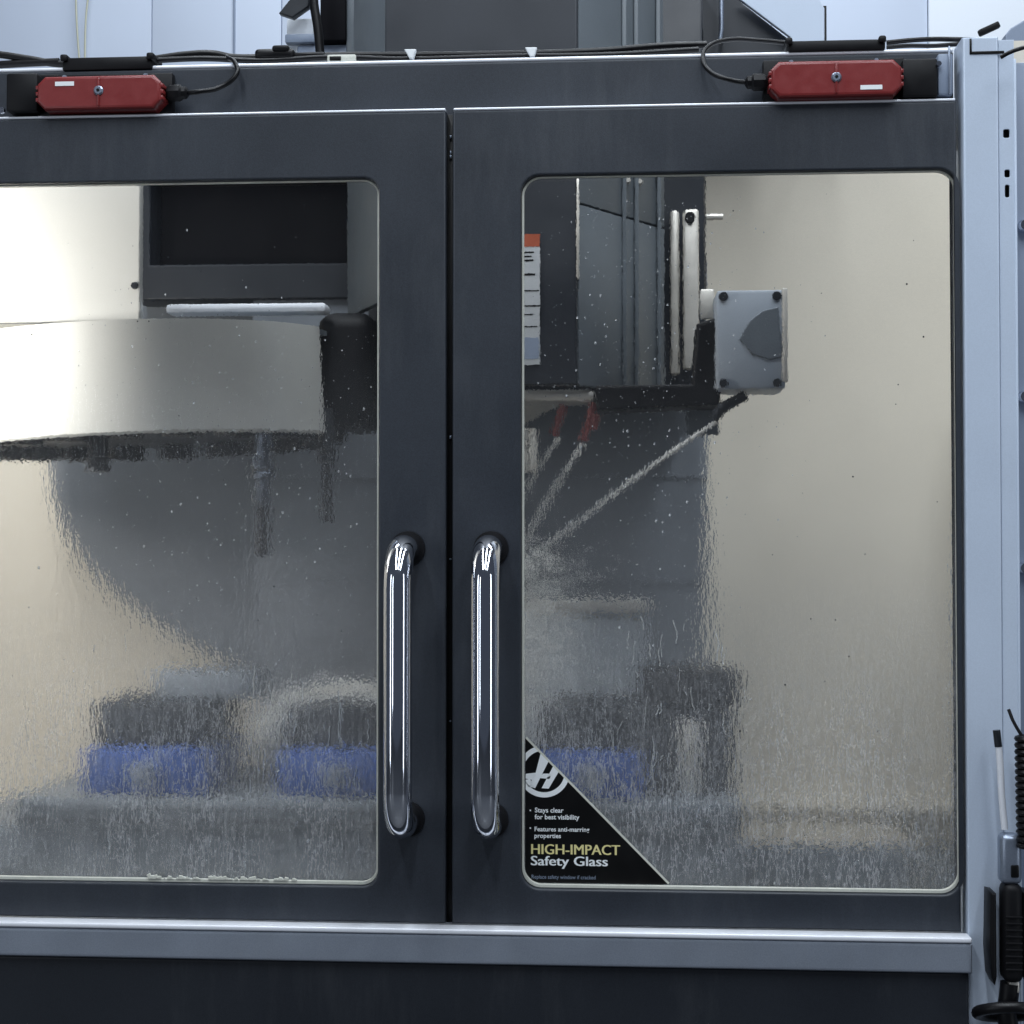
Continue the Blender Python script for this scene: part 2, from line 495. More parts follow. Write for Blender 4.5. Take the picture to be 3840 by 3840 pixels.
# chips caught on the left window's lower edge
cb = []
for k in range(70):
    t = random.random() ** 0.8
    x = X(560 + 560 * t, 0); s = random.uniform(0.0010, 0.0032) * (1.9 if k < 3 else 1)
    if k < 3: x = X(568 + 10 * k, 0)
    b = box(x - s, x + s, 0.0035 - s * .5, 0.0035 + s * .5, wz0 + 0.0045, wz0 + 0.0050 + s * random.uniform(0.6, 1.8) * (2.0 if k < 3 else 1), M['trim'], s * 0.2, 1)
    cb.append(rot_mesh(b, random.uniform(-0.5, 0.5), 'Y', (x, 0, wz0 + 0.005)))
tag(link("metal_chips", join(cb), dl), kind="stuff")

# beads of coolant on the inside of both panes
bm = bmesh.new()
def bead(x, z, s):
    a = bmesh.ops.create_icosphere(bm, subdivisions=1, radius=1)
    for v in a['verts']: v.co = Vector((x + v.co.x * s, 0.0146 + v.co.y * s * 0.5, z + v.co.z * s * random.uniform(1.0, 1.5)))
def fresh(parent):
    global bm
    me = bpy.data.meshes.new("beads"); bm.to_mesh(me); bm.free(); bm = bmesh.new()
    tag(link("coolant_beads", finish(me, M['drop'], ang=180), parent), kind="stuff")
def bead_size():
    t = random.random()
    return 0.0004 + 0.0003 * random.random() if t < 0.72 else (0.0007 + 0.0005 * random.random() if t < 0.95 else 0.0013 + 0.0006 * random.random())
for k in range(800):
    u = random.gauss(900, 360); v = random.uniform(1050, 3290) if k % 3 else random.gauss(1650, 350)
    if 10 < u < 1405 and 700 < v < 3280: bead(X(u, 0), Z(v, 0), bead_size())
fresh(dl)
for k in range(1000):
    u = random.gauss(2380, 240); v = random.uniform(700, 3320) if k % 3 else random.gauss(1450, 350)
    if 1975 < u < 3560 and 670 < v < 3320 and not (v > 2700 and u < 2560): bead(X(u, 0), Z(v, 0), bead_size())
fresh(dr)
ms = []
for k in range(60):
    side = k % 2
    u = random.uniform(20, 1390) if side == 0 else random.uniform(2560, 3570); v = random.uniform(720, 3200)
    q = random.uniform(0.0005, 0.0012); x, z = X(u, 0), Z(v, 0)
    ms.append((side, box(x - q, x + q, 0.0138, 0.0150, z - q * random.uniform(0.5, 1.4), z + q, M['iron'], q * 0.3, 1)))
tag(link("stuck_chips", join([m for a, m in ms if a == 0]), dl), kind="stuff")
tag(link("stuck_chips", join([m for a, m in ms if a == 1]), dr), kind="stuff")
# rivulets running down the inside of the panes
def rivulets(door, spans, n):
    ms = []
    for k in range(n):
        ua, ub, va, vb = random.choice(spans)
        u = random.uniform(ua, ub); v = random.uniform(va, vb); ln = random.choice((30, 50, 70, 110)) * random.uniform(0.6, 1.3)
        x, pts = X(u, 0), []
        for q in range(9):
            x += random.gauss(0, 0.0009); pts.append((x, 0.0148, max(wz0 + 0.006, Z(v + ln * q / 8, 0))))
        ms.append(tube(pts, random.choice((0.0004, 0.0006, 0.0008)), M['drop'], smooth=False, res=1))
    tag(link("coolant_rivulets", join(ms), door), kind="stuff")
rivulets(dl, [(15, 1395, 2600, 3200), (300, 1395, 2350, 3000), (900, 1395, 2500, 3000)], 90)
rivulets(dr, [(2560, 3540, 2950, 3280), (2150, 2790, 2350, 3100), (2200, 2750, 2300, 3200)], 90)

# triangular sticker in the right window's lower corner
def sticker():
    Y = 0.0125
    sx0, sz0 = wr0 + 0.0045, wz0 + 0.0058
    k = 1.4 / 3840
    top = Z(2768, Y, 1970); right = X(2505, Y, 3330)
    r = 0.021
    lp = [(right, sz0), (sx0, top)]
    for i in range(9):
        t = math.radians(180 + 90 * i / 8); lp.append((sx0 + r + r * math.cos(t), sz0 + r + r * math.sin(t)))
    base = plate([lp], Y, Y + 0.0006, M['ink'])
    # pale diagonal border
    p, q = Vector((right, sz0)), Vector((sx0, top)); n = Vector((q.y - p.y, p.x - q.x)).normalized()
    if n.x < 0: n = -n
    e = n * 0.0028
    edge = plate([[(p.x, p.y), (p.x + e.x, p.y + e.y), (q.x + e.x, q.y + e.y), (q.x, q.y)]], Y - 0.0001, Y + 0.0007, M['trim'])
    ms = [base, edge]
    # ring emblem with slanted strokes, cut by the sticker's edges
    c = at(2040, 2893, Y); cx, cz = c.x, c.z; Ro, Ri = 0.0355, 0.0285
    def clip(poly):
        from_planes = [((sx0 + 0.0006, 0), (1, 0)), ((p.x, p.y), (-n.x, -n.y))]
        for (ox, oz), (nx, nz) in from_planes:
            out = []
            for i in range(len(poly)):
                a, b = poly[i], poly[(i + 1) % len(poly)]
                da = (a[0] - ox) * nx + (a[1] - oz) * nz; db = (b[0] - ox) * nx + (b[1] - oz) * nz
                if da >= 0: out.append(a)
                if (da >= 0) != (db >= 0):
                    t = da / (da - db); out.append((a[0] + (b[0] - a[0]) * t, a[1] + (b[1] - a[1]) * t))
            poly = out
            if len(poly) < 3: return None
        return poly
    def add(poly):
        poly = clip(poly)
        if poly: ms.append(plate([poly], Y - 0.0004, Y - 0.0001, M['white']))
    N = 48
    for i in range(N):
        a, b = 2 * math.pi * i / N, 2 * math.pi * (i + 1) / N
        add([(cx + Ri * math.cos(a), cz + Ri * math.sin(a)), (cx + Ro * math.cos(a), cz + Ro * math.sin(a)), (cx + Ro * math.cos(b), cz + Ro * math.sin(b)), (cx + Ri * math.cos(b), cz + Ri * math.sin(b))])
    def pp(u, v): w_ = at(u, v, Y); return (w_.x, w_.z)
    S_ = lambda a, b: 1900 + a * 700 / 1932
    def zp(a, b): return pp(1900 + a * 0.36232, 2700 + b * 0.36232)
    add([zp(352, 345), zp(440, 415), zp(295, 705), zp(225, 690), zp(300, 545)])      # left stroke
    add([zp(480, 480), zp(545, 525), zp(435, 710), zp(362, 705)])                    # right stroke
    add([zp(340, 600), zp(375, 555), zp(470, 555), zp(440, 610)])                    # crossbar
    add([zp(165, 560), zp(300, 545), zp(270, 620), zp(165, 600)])                    # tail bar
    add([zp(180, 620), zp(240, 610), zp(300, 705), zp(225, 690)])
    x0 = zp(285, 0)[0]
    def line(s, a, b, size, m, bold=0.0, x=None):
        ms.append(text(s, size, x if x is not None else zp(a, b)[0], zp(a, b)[1], Y - 0.0002, m, bold))
    line("Stays clear", 290, 955, 0.0092, M['white'], 0.00018)
    line("for best visibility", 290, 1025, 0.0092, M['white'], 0.00018)
    line("Features anti-marring", 285, 1150, 0.0087, M['white'], 0.00015)
    line("properties", 285, 1218, 0.0087, M['white'], 0.00015)
    for b in (935, 1118):
        q_ = zp(245, b); ms.append(plate([rr(q_[0] - 0.001, q_[0] + 0.001, q_[1] - 0.001, q_[1] + 0.001)], Y - 0.0003, Y - 0.0001, M['white']))
    def fit(s, a, b, a2, size, m, bold):
        me = text(s, size, 0, 0, 0, m, 0.0); wd = max(v.co.x for v in me.vertices)
        sc = (zp(a2, b)[0] - zp(a, b)[0]) / wd
        me.transform(Matrix.Translation((zp(a, b)[0], Y - 0.0002, zp(a, b)[1])) @ Matrix.Diagonal((sc, 1, 1, 1))); ms.append(me)
        if bold:
            for k_ in (1, 2):
                m2_ = me.copy(); m2_.transform(Matrix.Translation((bold * k_, -0.00001 * k_, 0.0))); ms.append(m2_)
    fit("HIGH-IMPACT", 242, 1385, 1168, 0.0195, M['gold'], 0.00045)
    fit("Safety Glass", 242, 1502, 1040, 0.0185, M['white'], 0.00050)
    fit("Replace safety window if cracked", 255, 1640, 920, 0.0075, M['cabinet'], 0.0)
    return join(ms, "sticker")


link("sticker", sticker(), dr)["label"] = "black triangular sticker with a ring emblem reading HIGH-IMPACT Safety Glass"

# rail and lower panel
link("door_rail", plate([rr(XL, xcol + 0.003, zrb, zr - 0.0052)], -0.032, 0.05, M['rail'], 0.0045), mc)
link("rail_top_highlight", box(XL, xcol + 0.002, -0.0335, -0.0045, zr - 0.0048, zr + 0.0022, M['bright'], 0.0022, 3), mc)  # near-white strip; the highlight along the rail top is painted in
link("lower_panel", plate([rr(XL, xcol, 0.12, zrb - 0.001)], -0.022, 0.03, M['door_low'], 0.004), mc)

# pale side column with its folded edge, and the cabinet beyond
cx0 = xcol + 0.0015
cxa, cxb = X(3752, -0.008, 1500), X(3812, -0.008, 1500)
zc = Z(140, -0.008, 3650)
hol = []
for u, v, hw, hh in ((3775, 500, 0.0042, 0.0058), (3778, 650, 0.0036, 0.0052), (3778, 716, 0.0030, 0.0085)):
    p = at(u, v, -0.008); hol.append(rr(p.x - hw, p.x + hw, p.z - hh, p.z + hh, 0.0024, 4))
p0 = at(3640, 150, -0.03); p1 = at(3645, 198, -0.03)
col_front = plate([rr(cx0, cxa, 0.05, zc)], -0.010, 0.05, M['column'], 0.003)
link("side_column", col_front, mc)
link("side_column_fold", plate([rr(cxa + 0.0005, cxb, 0.05, zc - 0.004)] + hol, -0.007, -0.004, M['column'], 0.0008), mc)
link("column_core", box(cxa + 0.0005, cxb, 0.004, 0.1, 0.05, zc - 0.006, M['ink'], 0), mc)
link("side_cabinet", box(cxb + 0.002, cxb + 0.5, 0.02, 0.45, 0.05, Z(215, 0, 3840), M['cabinet'], 0.004), mc)
link("column_edge", box(cxb - 0.0005, cxb + 0.0028, -0.008, 0.05, 0.05, zc - 0.03, M['column'], 0.001), mc)
for v in (850, 1490, 2130):
    p = at(3838, v, 0.02)
    link("cabinet_latch", lathe([(0, -0.014), (0.007, -0.014), (0.009, -0.010), (0.009, 0.0), (0, 0.0)], M['chrome'], (p.x, 0.02, p.z), 'Y', 16), mc)
# slots cut near the column's top
sl = []
for a, b in (((3640, 148), (3640, 200)), ((3640, 200), (3762, 194))):
    pa, pb_ = at(*a, -0.0105), at(*b, -0.0105)
    sl.append(box(min(pa.x, pb_.x) - 0.0013, max(pa.x, pb_.x) + 0.0013, -0.0112, -0.0095, min(pa.z, pb_.z) - 0.0013, max(pa.z, pb_.z) + 0.0013, M['ink'], 0.0003))
link("column_slot", join(sl), mc)

# ------------------------------------------------------------------ enclosure interior
IY = 1.15; IX0, IX1 = -1.40, 0.98; IZ0, IZ1 = 0.62, 2.24
link("inner_back_wall", box(IX0, IX1, IY, IY + 0.02, IZ0, IZ1, M['cream'], 0), mc)
link("inner_side_wall", box(IX1 + 0.001, IX1 + 0.02, 0.07, IY, IZ0, IZ1, M['cream'], 0), mc)
link("inner_side_wall", box(IX0 - 0.02, IX0 - 0.001, 0.07, IY, IZ0, IZ1, M['cream'], 0), mc)
link("inner_floor", box(IX0, IX1, 0.03, IY, IZ0 - 0.02, IZ0, M['cream'], 0), mc)
link("corner_filler", box(xcol + 0.022, xcol + 0.03, 0.026, 0.054, 0.1, zh, M['ink'], 0), mc)
link("inner_front_wall", box(xcol + 0.03, IX1, 0.055, 0.075, IZ0, Z(190, 0.06), M['cream'], 0), mc)
# column with its way cover behind the spindle
CY = 1.0
link("way_cover", box(X(985, CY), X(2645, CY), CY, IY - 0.002, IZ0, Z(1010, CY), M['castdark'], 0.006), mc)
for k in range(3):
    v = 1800 + 380 * k
    link("way_cover_lip", box(X(985, CY) + 0.002, X(2645, CY) - 0.002, CY - 0.005, CY + 0.001, Z(v, CY), Z(v, CY) + 0.004, M['castdark'], 0.001), mc)
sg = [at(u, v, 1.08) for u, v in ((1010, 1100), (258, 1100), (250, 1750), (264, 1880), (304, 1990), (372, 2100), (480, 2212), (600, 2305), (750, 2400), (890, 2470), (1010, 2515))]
link("round_plate", plate([[(p.x, p.z) for p in sg]], 1.08, IY - 0.003, M['castdark'], 0.006), mc)  # dark plate with a rounded lower corner, in front of the back wall
# upper casting with a dark opening
oc = plate([rr(X(560, CY), X(2640, CY), Z(1140, CY), Z(400, CY)), rr(X(622, CY), X(1345, CY), Z(1010, CY), Z(560, CY))], CY - 0.02, CY + 0.10, M['head_dark'], 0.004)
link("upper_casting", oc, mc)
M["void"].name = "dark_opening"
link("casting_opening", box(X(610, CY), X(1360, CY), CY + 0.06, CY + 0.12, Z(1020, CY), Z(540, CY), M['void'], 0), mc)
# ledge low at the right, with a post and a box beside it
LY = 0.85
link("chip_ledge", box(X(2740, LY), X(3412, LY), LY, IY - 0.002, IZ0, Z(3118, LY), M['ledge'], 0.006), mc)
link("ledge_apron", box(X(2742, LY), X(3400, LY), LY - 0.012, LY - 0.001, IZ0, Z(3128, LY), M['table'], 0.003), mc)
link("ledge_post", box(X(3402, LY), X(3428, LY), LY - 0.03, LY + 0.02, IZ0, Z(3160, LY), M['alu'], 0.002), mc)
link("ledge_box", box(X(3430, LY), X(3640, LY), LY - 0.02, IY - 0.004, IZ0, Z(3212, LY), M['table'], 0.005), mc)
link("ledge_strip", box(X(2780, LY), X(3900, LY), IY - 0.04, IY - 0.006, Z(3000, IY), Z(2960, IY), M['cream'], 0.008), mc)

# ------------------------------------------------------------------ spindle head
HY = 0.45
sh = thing("spindle_head", "dark spindle head with grey chamfered flanks behind the right window", "spindle head", (X(1800, HY), 0.6, Z(1450, HY)))
zb, ztop = Z(1450, HY), Z(-420, HY)
xa, xb = X(1440, HY), X(2168, HY)
xc, xd = X(1322, 0.66), X(2492, 0.70)
link("front_cover", plate([rr(xa, xb, zb, ztop)], HY, HY + 0.03, M['head_dark'], 0.004), sh)
def flank(p, q, z0, z1, m):
    # a sheet panel set between two vertical edges
    d = Vector((q[0] - p[0], q[1] - p[1])).normalized(); n = Vector((-d.y, d.x)) * 0.012
    return prism([(p[0], p[1]), (q[0], q[1]), (q[0] + n.x, q[1] + n.y), (p[0] + n.x, p[1] + n.y)], z0, z1, m, bev=0.002)
zs = Z(822, 0.55)
link("flank_panel", flank((xb + 0.002, HY + 0.008), (xd, 0.70), zb, zs - 0.0015, M['head_light']), sh)
link("flank_panel", flank((xb + 0.002, HY + 0.008), (xd, 0.70), zs + 0.0015, ztop, M['head_light']), sh)
link("flank_panel", flank((xc, 0.66), (xa - 0.002, HY + 0.008), Z(1150, 0.5), ztop, M['head_light']), sh)
link("edge_trim", box(xb - 0.001, xb + 0.0035, HY - 0.003, HY + 0.01, Z(1060, HY), Z(690, HY), M['alu'], 0.001), sh)
# ribs down the flank
mid = lambda t: (xb + (xd - xb) * t, HY + 0.008 + (0.70 - HY - 0.008) * t)
for t in (0.52, 0.66, 0.93):
    px, py = mid(t)
    link("flank_rib", box(px - 0.004, px + 0.004, py - 0.012, py + 0.004, zb + 0.004, ztop, M['head_light'], 0.002), sh)
for u, v in ((2350, 710), (2395, 717)):
    px, py = mid(0.56 if u == 2350 else 0.7); z = Z(v, py)
    link("flank_bolt", lathe([(0, -0.006), (0.004, -0.006), (0.005, 0.0), (0.005, 0.01), (0, 0.01)], M['alu'], (px, py - 0.014, z), 'Y', 12), sh)
link("rear_body", box(xc + 0.02, X(2640, 0.78), 0.78, 0.97, Z(1480, 0.78), ztop, M['head_dark'], 0.006), sh)
# bright conduit strip with a bolt at its top
for (ua, ub, va, vb, y) in ((2512, 2546, 820, 1420, 0.74), (2560, 2618, 815, 1400, 0.72)):
    link("conduit", box(X(ua, y), X(ub, y), y, y + 0.03, Z(vb, y), Z(va, y), M['alu'], 0.006), sh)
p = at(2582, 842, 0.715)
link("conduit_bolt", lathe([(0, -0.004), (0.009, -0.004), (0.010, 0), (0.010, 0.01), (0, 0.01)], M['black'], p, 'Y', 14), sh)
p = at(2640, 842, 0.73)
link("conduit_stud", lathe([(0, 0), (0.006, 0), (0.006, 0.03), (0, 0.03)], M['alu'], p, 'X', 12), sh)
# spindle nose and nozzle ring
nc = Vector((X(1800, 0.60), 0.66, zb))
link("spindle_nose", lathe([(0, 0.0), (0.15, 0.0), (0.15, -0.012), (0.11, -0.03), (0.07, -0.055), (0.045, -0.09), (0.0, -0.09)], M['alu'], nc, 'Z', 40), sh)
link("nose_ring", box(X(1700, HY), X(2235, 0.52), 0.50, 0.6, Z(1512, 0.5), Z(1468, 0.5), M['alu'], 0.012, 3), sh)
link("lower_bracket", plate([[(at(2225, 1470, 0.5).x, at(0, 1470, 0.5).z), (at(2590, 1440, .5).x, Z(1452, 0.5)), (X(2612, .5), Z(1230, .5)), (X(2690, .5), Z(1205, .5)), (X(2700, .5), Z(1530, .5)), (X(2240, .5), Z(1545, .5))]], 0.50, 0.60, M['black'], 0.006), sh)
nz = []
for u, v, u2, v2 in ((2230, 1520, 2190, 1660), (2120, 1530, 2080, 1640), (2240, 1560, 2225, 1620)):
    a, b = at(u, v, 0.52), at(u2, v2, 0.52)
    link("coolant_nozzle", tube([a, (a + b) / 2, b], 0.0070, M['redhose'], smooth=False), sh)
for u, w_ in ((1968, 18), (2005, 14)):
    link("nozzle_tip", box(X(u - w_, 0.5), X(u + w_, 0.5), 0.49, 0.52, Z(1775, 0.5), Z(1610, 0.5), M['alu'], 0.005), sh)
link("conduit_plate", box(X(2622, .56), X(2676, .56), 0.56, 0.57, Z(1215, .56), Z(1105, .56), M['alu'], 0.003), sh)
link("lower_plate", box(X(2570, .6), X(2692, .6), 0.6, 0.62, Z(1640, .6), Z(1546, .6), M['head_light'], 0.004), sh)
# information label strip on the front cover
lb = [plate([rr(X(1890, HY - 0.002), X(2030, HY - 0.002), Z(1376, HY - 0.002), Z(895, HY - 0.002))], HY - 0.0022, HY - 0.001, M['label'], 0),
      plate([rr(X(1890, HY - 0.002), X(2030, HY - 0.002), Z(938, HY - 0.002), Z(892, HY - 0.002))], HY - 0.0028, HY - 0.002, M['orange'], 0),
      plate([rr(X(1890, HY - 0.002), X(2026, HY - 0.002), Z(1355, HY - 0.002), Z(1275, HY - 0.002))], HY - 0.0028, HY - 0.002, M['cabinet'], 0)]
for v, u1, h in ((960, 2010, 5), (975, 2000, 5), (990, 2006, 6), (1012, 1968, 4), (1042, 2014, 8), (1080, 1965, 4), (1102, 2028, 4), (1130, 1965, 4), (1158, 2030, 5), (1190, 2005, 4), (1235, 2020, 4)):
    lb.append(plate([rr(X(1905, HY), X(u1, HY), Z(v + h / 2, HY), Z(v - h / 2, HY))], HY - 0.0028, HY - 0.002, M['ink'], 0))
link("instruction_label", join(lb), sh)

# square nozzle box on the end of the bracket
nb = thing("nozzle_box", "square grey coolant nozzle box on a black bracket beside the spindle", "nozzle box", at(2810, 1470, 0.5))
BY = 0.46
bx0, bx1, bz0, bz1 = X(2682, BY), X(2940, BY), Z(1472, BY), Z(1108, BY)
link("housing", box(bx0, bx1, BY, BY + 0.11, bz0, bz1, M['boxgrey'], 0.006), nb)
bp_ = [at(u, v, BY) for u, v in ((2765, 1285), (2800, 1220), (2850, 1180), (2910, 1165), (2925, 1350), (2880, 1362), (2815, 1340))]
link("box_shadow_plate", plate([[(p.x, p.z) for p in bp_]], BY - 0.003, BY + 0.004, M['table'], 0.002), nb)  # dark plate standing for the half-round shadow on the box front
link("side_plate", box(bx1 - 0.006, bx1 + 0.003, BY - 0.004, BY + 0.1, bz0 + 0.012, bz1 + 0.002, M['alu'], 0.002), nb)
for x in (bx0 + 0.012, bx1 - 0.014):
    for z in (bz0 + 0.010, bz1 - 0.010):
        link("screw", lathe([(0, -0.004), (0.0065, -0.004), (0.0075, 0), (0, 0)], M['iron'], (x, BY, z), 'Y', 12), nb)
link("outlet_arm", tube([at(2790, 1490, 0.49), at(2700, 1540, 0.49), at(2672, 1580, 0.49)], 0.009, M['iron'], smooth=False), nb)

# coolant jets
jets = [("jet of coolant falling from the red nozzles toward the vises, upper of two", (2100, 1650), (1905, 1985), 0.0030),
        ("jet of coolant falling from the red nozzles, lower of two", (2190, 1670), (1930, 2120), 0.0032),
        ("long slanting coolant jet from the square nozzle box", (2680, 1590), (1950, 2140), 0.0034)]
for lab, a, b, r in jets:
    pa, pb_ = at(*a, 0.5), at(*b, 0.56)
    pts = [pa.lerp(pb_, t) + Vector((0, 0, 0.016 * (t - t * t) * 4 * 0.5)) for t in [i / 8 for i in range(9)]]
    tag(link("coolant_jet", tube(pts, r, M['jet'])), lab, "coolant jet", "coolant jets under the spindle")

# cloud of coolant spray where the jets strike and round the arched workpiece
def spray(lab, pick, n, smin, smax):
    b = bmesh.new()
    for k in range(n):
        p = pick(); r_ = random.uniform(smin, smax)
        a = bmesh.ops.create_icosphere(b, subdivisions=1, radius=r_)
        for v_ in a['verts']: v_.co += p
    me = bpy.data.meshes.new("spray"); b.to_mesh(me); b.free()
    o = link("coolant_spray", finish(me, M['spray'], ang=180)); tag(o, lab, "coolant spray", kind="stuff")
spray("pale coolant spray splashing under the jets by the right window's inner edge",
      lambda: at(1930 + abs(random.gauss(0, 130)), max(random.gauss(2090, 40), random.gauss(2400, 210)), random.uniform(0.45, 0.7)), 2300, 0.0012, 0.0028)
def arc_pick():
    t = random.random() * math.pi
    return at(1300 - 290 * math.cos(t) + random.gauss(0, 34), 2790 - 210 * math.sin(t) ** 0.7 + random.gauss(0, 32), random.uniform(0.45, 0.6))
spray("arching pale coolant spray thrown over the middle blue vise", arc_pick, 1200, 0.0012, 0.0026)

# ------------------------------------------------------------------ tool changer
TC = Vector((X(640, 0.55) - 0.04, 0.635, 0)); TR = 0.36
tcz1, tcz0 = Z(1192, TC.y - TR), Z(1628, TC.y - TR)
tc = thing("tool_changer", "round tool changer with a glossy pale curved cover behind the left window", "tool changer", (TC.x, TC.y, tcz0))
link("curved_cover", lathe([(TR - 0.006, tcz1), (TR, tcz1), (TR + 0.001, tcz0 + 0.004), (TR - 0.002, tcz0), (TR - 0.007, tcz0)], M['toolcover'], (TC.x, TC.y, 0), 'Z', 72, a0=150, a1=336.3, cap=True), tc)
link("cover_top", lathe([(0.0, tcz1 - 0.004), (TR - 0.004, tcz1 - 0.004), (TR - 0.004, tcz1 - 0.012), (0, tcz1 - 0.012)], M['head_light'], (TC.x, TC.y, 0), 'Z', 48), tc)
link("carousel_disc", lathe([(0.0, tcz0 + 0.04), (TR - 0.03, tcz0 + 0.04), (TR - 0.03, tcz0 + 0.022), (0.0, tcz0 + 0.022)], M['iron'], (TC.x, TC.y, 0), 'Z', 60), tc)
proto = None
for k in range(20):
    a = 2 * math.pi * (k + 0.35) / 20
    c = Vector((TC.x + (TR - 0.062) * math.cos(a), TC.y + (TR - 0.062) * math.sin(a), tcz0 + 0.012))
    if proto is None:
        proto = join([box(-0.030, 0.030, -0.026, 0.026, -0.014, 0.012, M['black'], 0.004), box(-0.036, -0.018, 0.012, 0.040, -0.011, 0.008, M['black'], 0.004), box(0.018, 0.036, 0.012, 0.040, -0.011, 0.008, M['black'], 0.004)])
    o = link("tool_pocket", proto, tc)
    o.location = Vector(o.location) + c; o.rotation_euler = (0, 0, a - math.pi / 2)
link("drive_housing", box(X(1190, 0.50), X(1412, 0.50), 0.52, 0.75, Z(1600, 0.52), Z(1170, 0.52), M['black'], 0.03, 4), tc)
link("slide_rail", box(X(662, 0.5), X(1250, 0.5), 0.47, 0.52, Z(1182, 0.5), Z(1147, 0.5), M['bright'], 0.006), tc)
PY = 0.30
link("bracket_panel", plate([rr(X(-900, PY), X(541, PY), Z(1197, PY), Z(380, PY))], PY, PY + 0.02, M['toolcover'], 0.003), tc)
p = at(526, 1082, PY)
link("panel_screw", lathe([(0, -0.005), (0.005, -0.005), (0.006, 0), (0, 0)], M['iron'], p, 'Y', 12), tc)

def tool(u, v0, ln, y, label, scale=1.0, lower=True, hm=None):
    hm = hm or M['steel']
    z = Z(v0, y); x = X(u, y)
    t = thing("tool_holder", label, "tool holder", (x, y, z), "tool holders hanging in the carousel")
    s = scale
    link("holder_taper", lathe([(0, 0.03), (0.022 * s, 0.03), (0.022 * s, -0.035), (0.0, -0.035)], hm, (x, y, z), 'Z', 20), t)
    link("holder_flange", lathe([(0, -0.036), (0.028 * s, -0.036), (0.028 * s, -0.044), (0.024 * s, -0.048), (0.028 * s, -0.052), (0.028 * s, -0.06), (0, -0.06)], hm, (x, y, z), 'Z', 24), t)
    if lower:
        link("collet_nut", lathe([(0, -0.061), (0.017 * s, -0.061), (0.017 * s, -0.09), (0.013 * s, -0.105), (0, -0.105)], hm, (x, y, z), 'Z', 18), t)
        link("cutter", lathe([(0, -0.106), (0.014 * s, -0.106), (0.014 * s, -ln + 0.003), (0.008 * s, -ln), (0, -ln)], M['black'], (x, y, z), 'Z', 14), t)
    return t
tool(1005, 1655, 0.185, 0.40, "long slim tool holder with a dark end mill hanging under the tool changer cover", 0.72, True, M['steel2'])
tool(395, 1628, 0.07, 0.40, "short stubby holder at the low front of the carousel, left of the long end mill", 0.7, False, M['iron'])
tool(1245, 1600, 0.16, 0.50, "dark tool holder beside the spindle, right of the long slim end mill", 0.5, True, M['iron'])

TILT = math.radians(-2.6)
for o in tc.children:
    if o.name.split('.')[0] in ("curved_cover", "cover_top", "carousel_disc"):
        rot_mesh(o.data, TILT, 'Y', (TC.x, TC.y, tcz0))
    elif o.name.startswith("tool_pocket"):
        o.location.z += (o.location.x + tc.location.x - TC.x) * math.tan(-TILT)

# ------------------------------------------------------------------ table, vises and work
TY = 0.42
tb = thing("machine_table", "long dark machine table seen through the wet lower glass", "table", (X(1400, TY), 0.65, IZ0))
link("table_top", box(X(100, TY), X(2775, TY), TY, 0.86, Z(3110, TY), Z(2998, TY), M['table'], 0.004), tb)
link("table_apron", box(X(-200, TY), X(2770, TY), TY + 0.02, 0.84, IZ0 + 0.002, Z(3112, TY), M['table'], 0.004), tb)
for z in (3035, 3075):
    link("table_groove", box(X(104, TY), X(2770, TY), TY - 0.003, TY + 0.001, Z(z + 6, TY), Z(z, TY), M['iron'], 0.001), tb)

zt0 = Z(2998, TY)
def vise(x0, x1, label):
    w_ = x1 - x0; y = TY + 0.03
    v = thing("vise", label, "vise", ((x0 + x1) / 2, y + 0.1, zt0), "blue vises on the machine table")
    link("bed", box(x0, x1, y, y + 0.30, zt0 + 0.001, zt0 + 0.075, M['blue'], 0.006), v)
    link("front_jaw", box(x0 + 0.004, x1 - 0.004, y + 0.05, y + 0.10, zt0 + 0.076, zt0 + 0.15, M['iron'], 0.004), v)
    link("rear_jaw", box(x0 + 0.004, x1 - 0.004, y + 0.20, y + 0.26, zt0 + 0.076, zt0 + 0.15, M['iron'], 0.004), v)
    link("screw_end", lathe([(0, -0.03), (0.013, -0.03), (0.015, -0.026), (0.015, 0), (0.022, 0.0), (0.022, 0.013), (0, 0.013)], M['steel'], ((x0 + x1) / 2, y - 0.013, zt0 + 0.038), 'Y', 20), v)
    return v
vise(X(350, TY + .03), X(800, TY + .03), "blue vise with black jaws at the far end of the table, under the tool changer")
vise(X(1065, TY + .03), X(1500, TY + .03), "blue vise with a pale arched workpiece behind it, beside the door handle")
vise(X(2020, TY + .03), X(2410, TY + .03), "blue vise partly behind the triangular sticker")

wz = zt0 + 0.151
# stepped dark fixture blocks
st = thing("step_block", "dark stepped clamping block above the outermost blue vise", "clamp", (X(660, 0.55), 0.55, wz))
link("block_base", box(X(462, 0.52), X(900, 0.52), 0.52, 0.66, wz, Z(2625, 0.52), M['iron'], 0.004), st)
link("block_step", box(X(600, 0.52), X(960, 0.52), 0.54, 0.66, Z(2624, 0.52), Z(2520, 0.52), M['cast'], 0.004), st)
wk = thing("arched_workpiece", "pale arched aluminium workpiece standing behind the middle blue vise", "workpiece", (X(1230, 0.7), 0.72, zt0))
arc = [(X(1010, .72), zt0 + 0.002), (X(1010, .72), Z(2740, .72))]
ca, cb_ = X(1010, .72), X(1660, .72)
for i in range(1, 12):
    t = i / 11
    arc.append((ca + (cb_ - ca) * t, Z(2740, .72) + (Z(2560, .72) - Z(2740, .72)) * math.sin(math.pi * t) ** 0.55))
arc += [(cb_, zt0 + 0.002)]
link("arch_body", plate([arc], 0.72, 0.80, M['alu'], 0.006), wk)
link("arch_plate", box(X(1085, .7), X(1600, .7), 0.695, 0.718, zt0 + 0.08, Z(2665, .7), M['cast'], 0.004), wk)
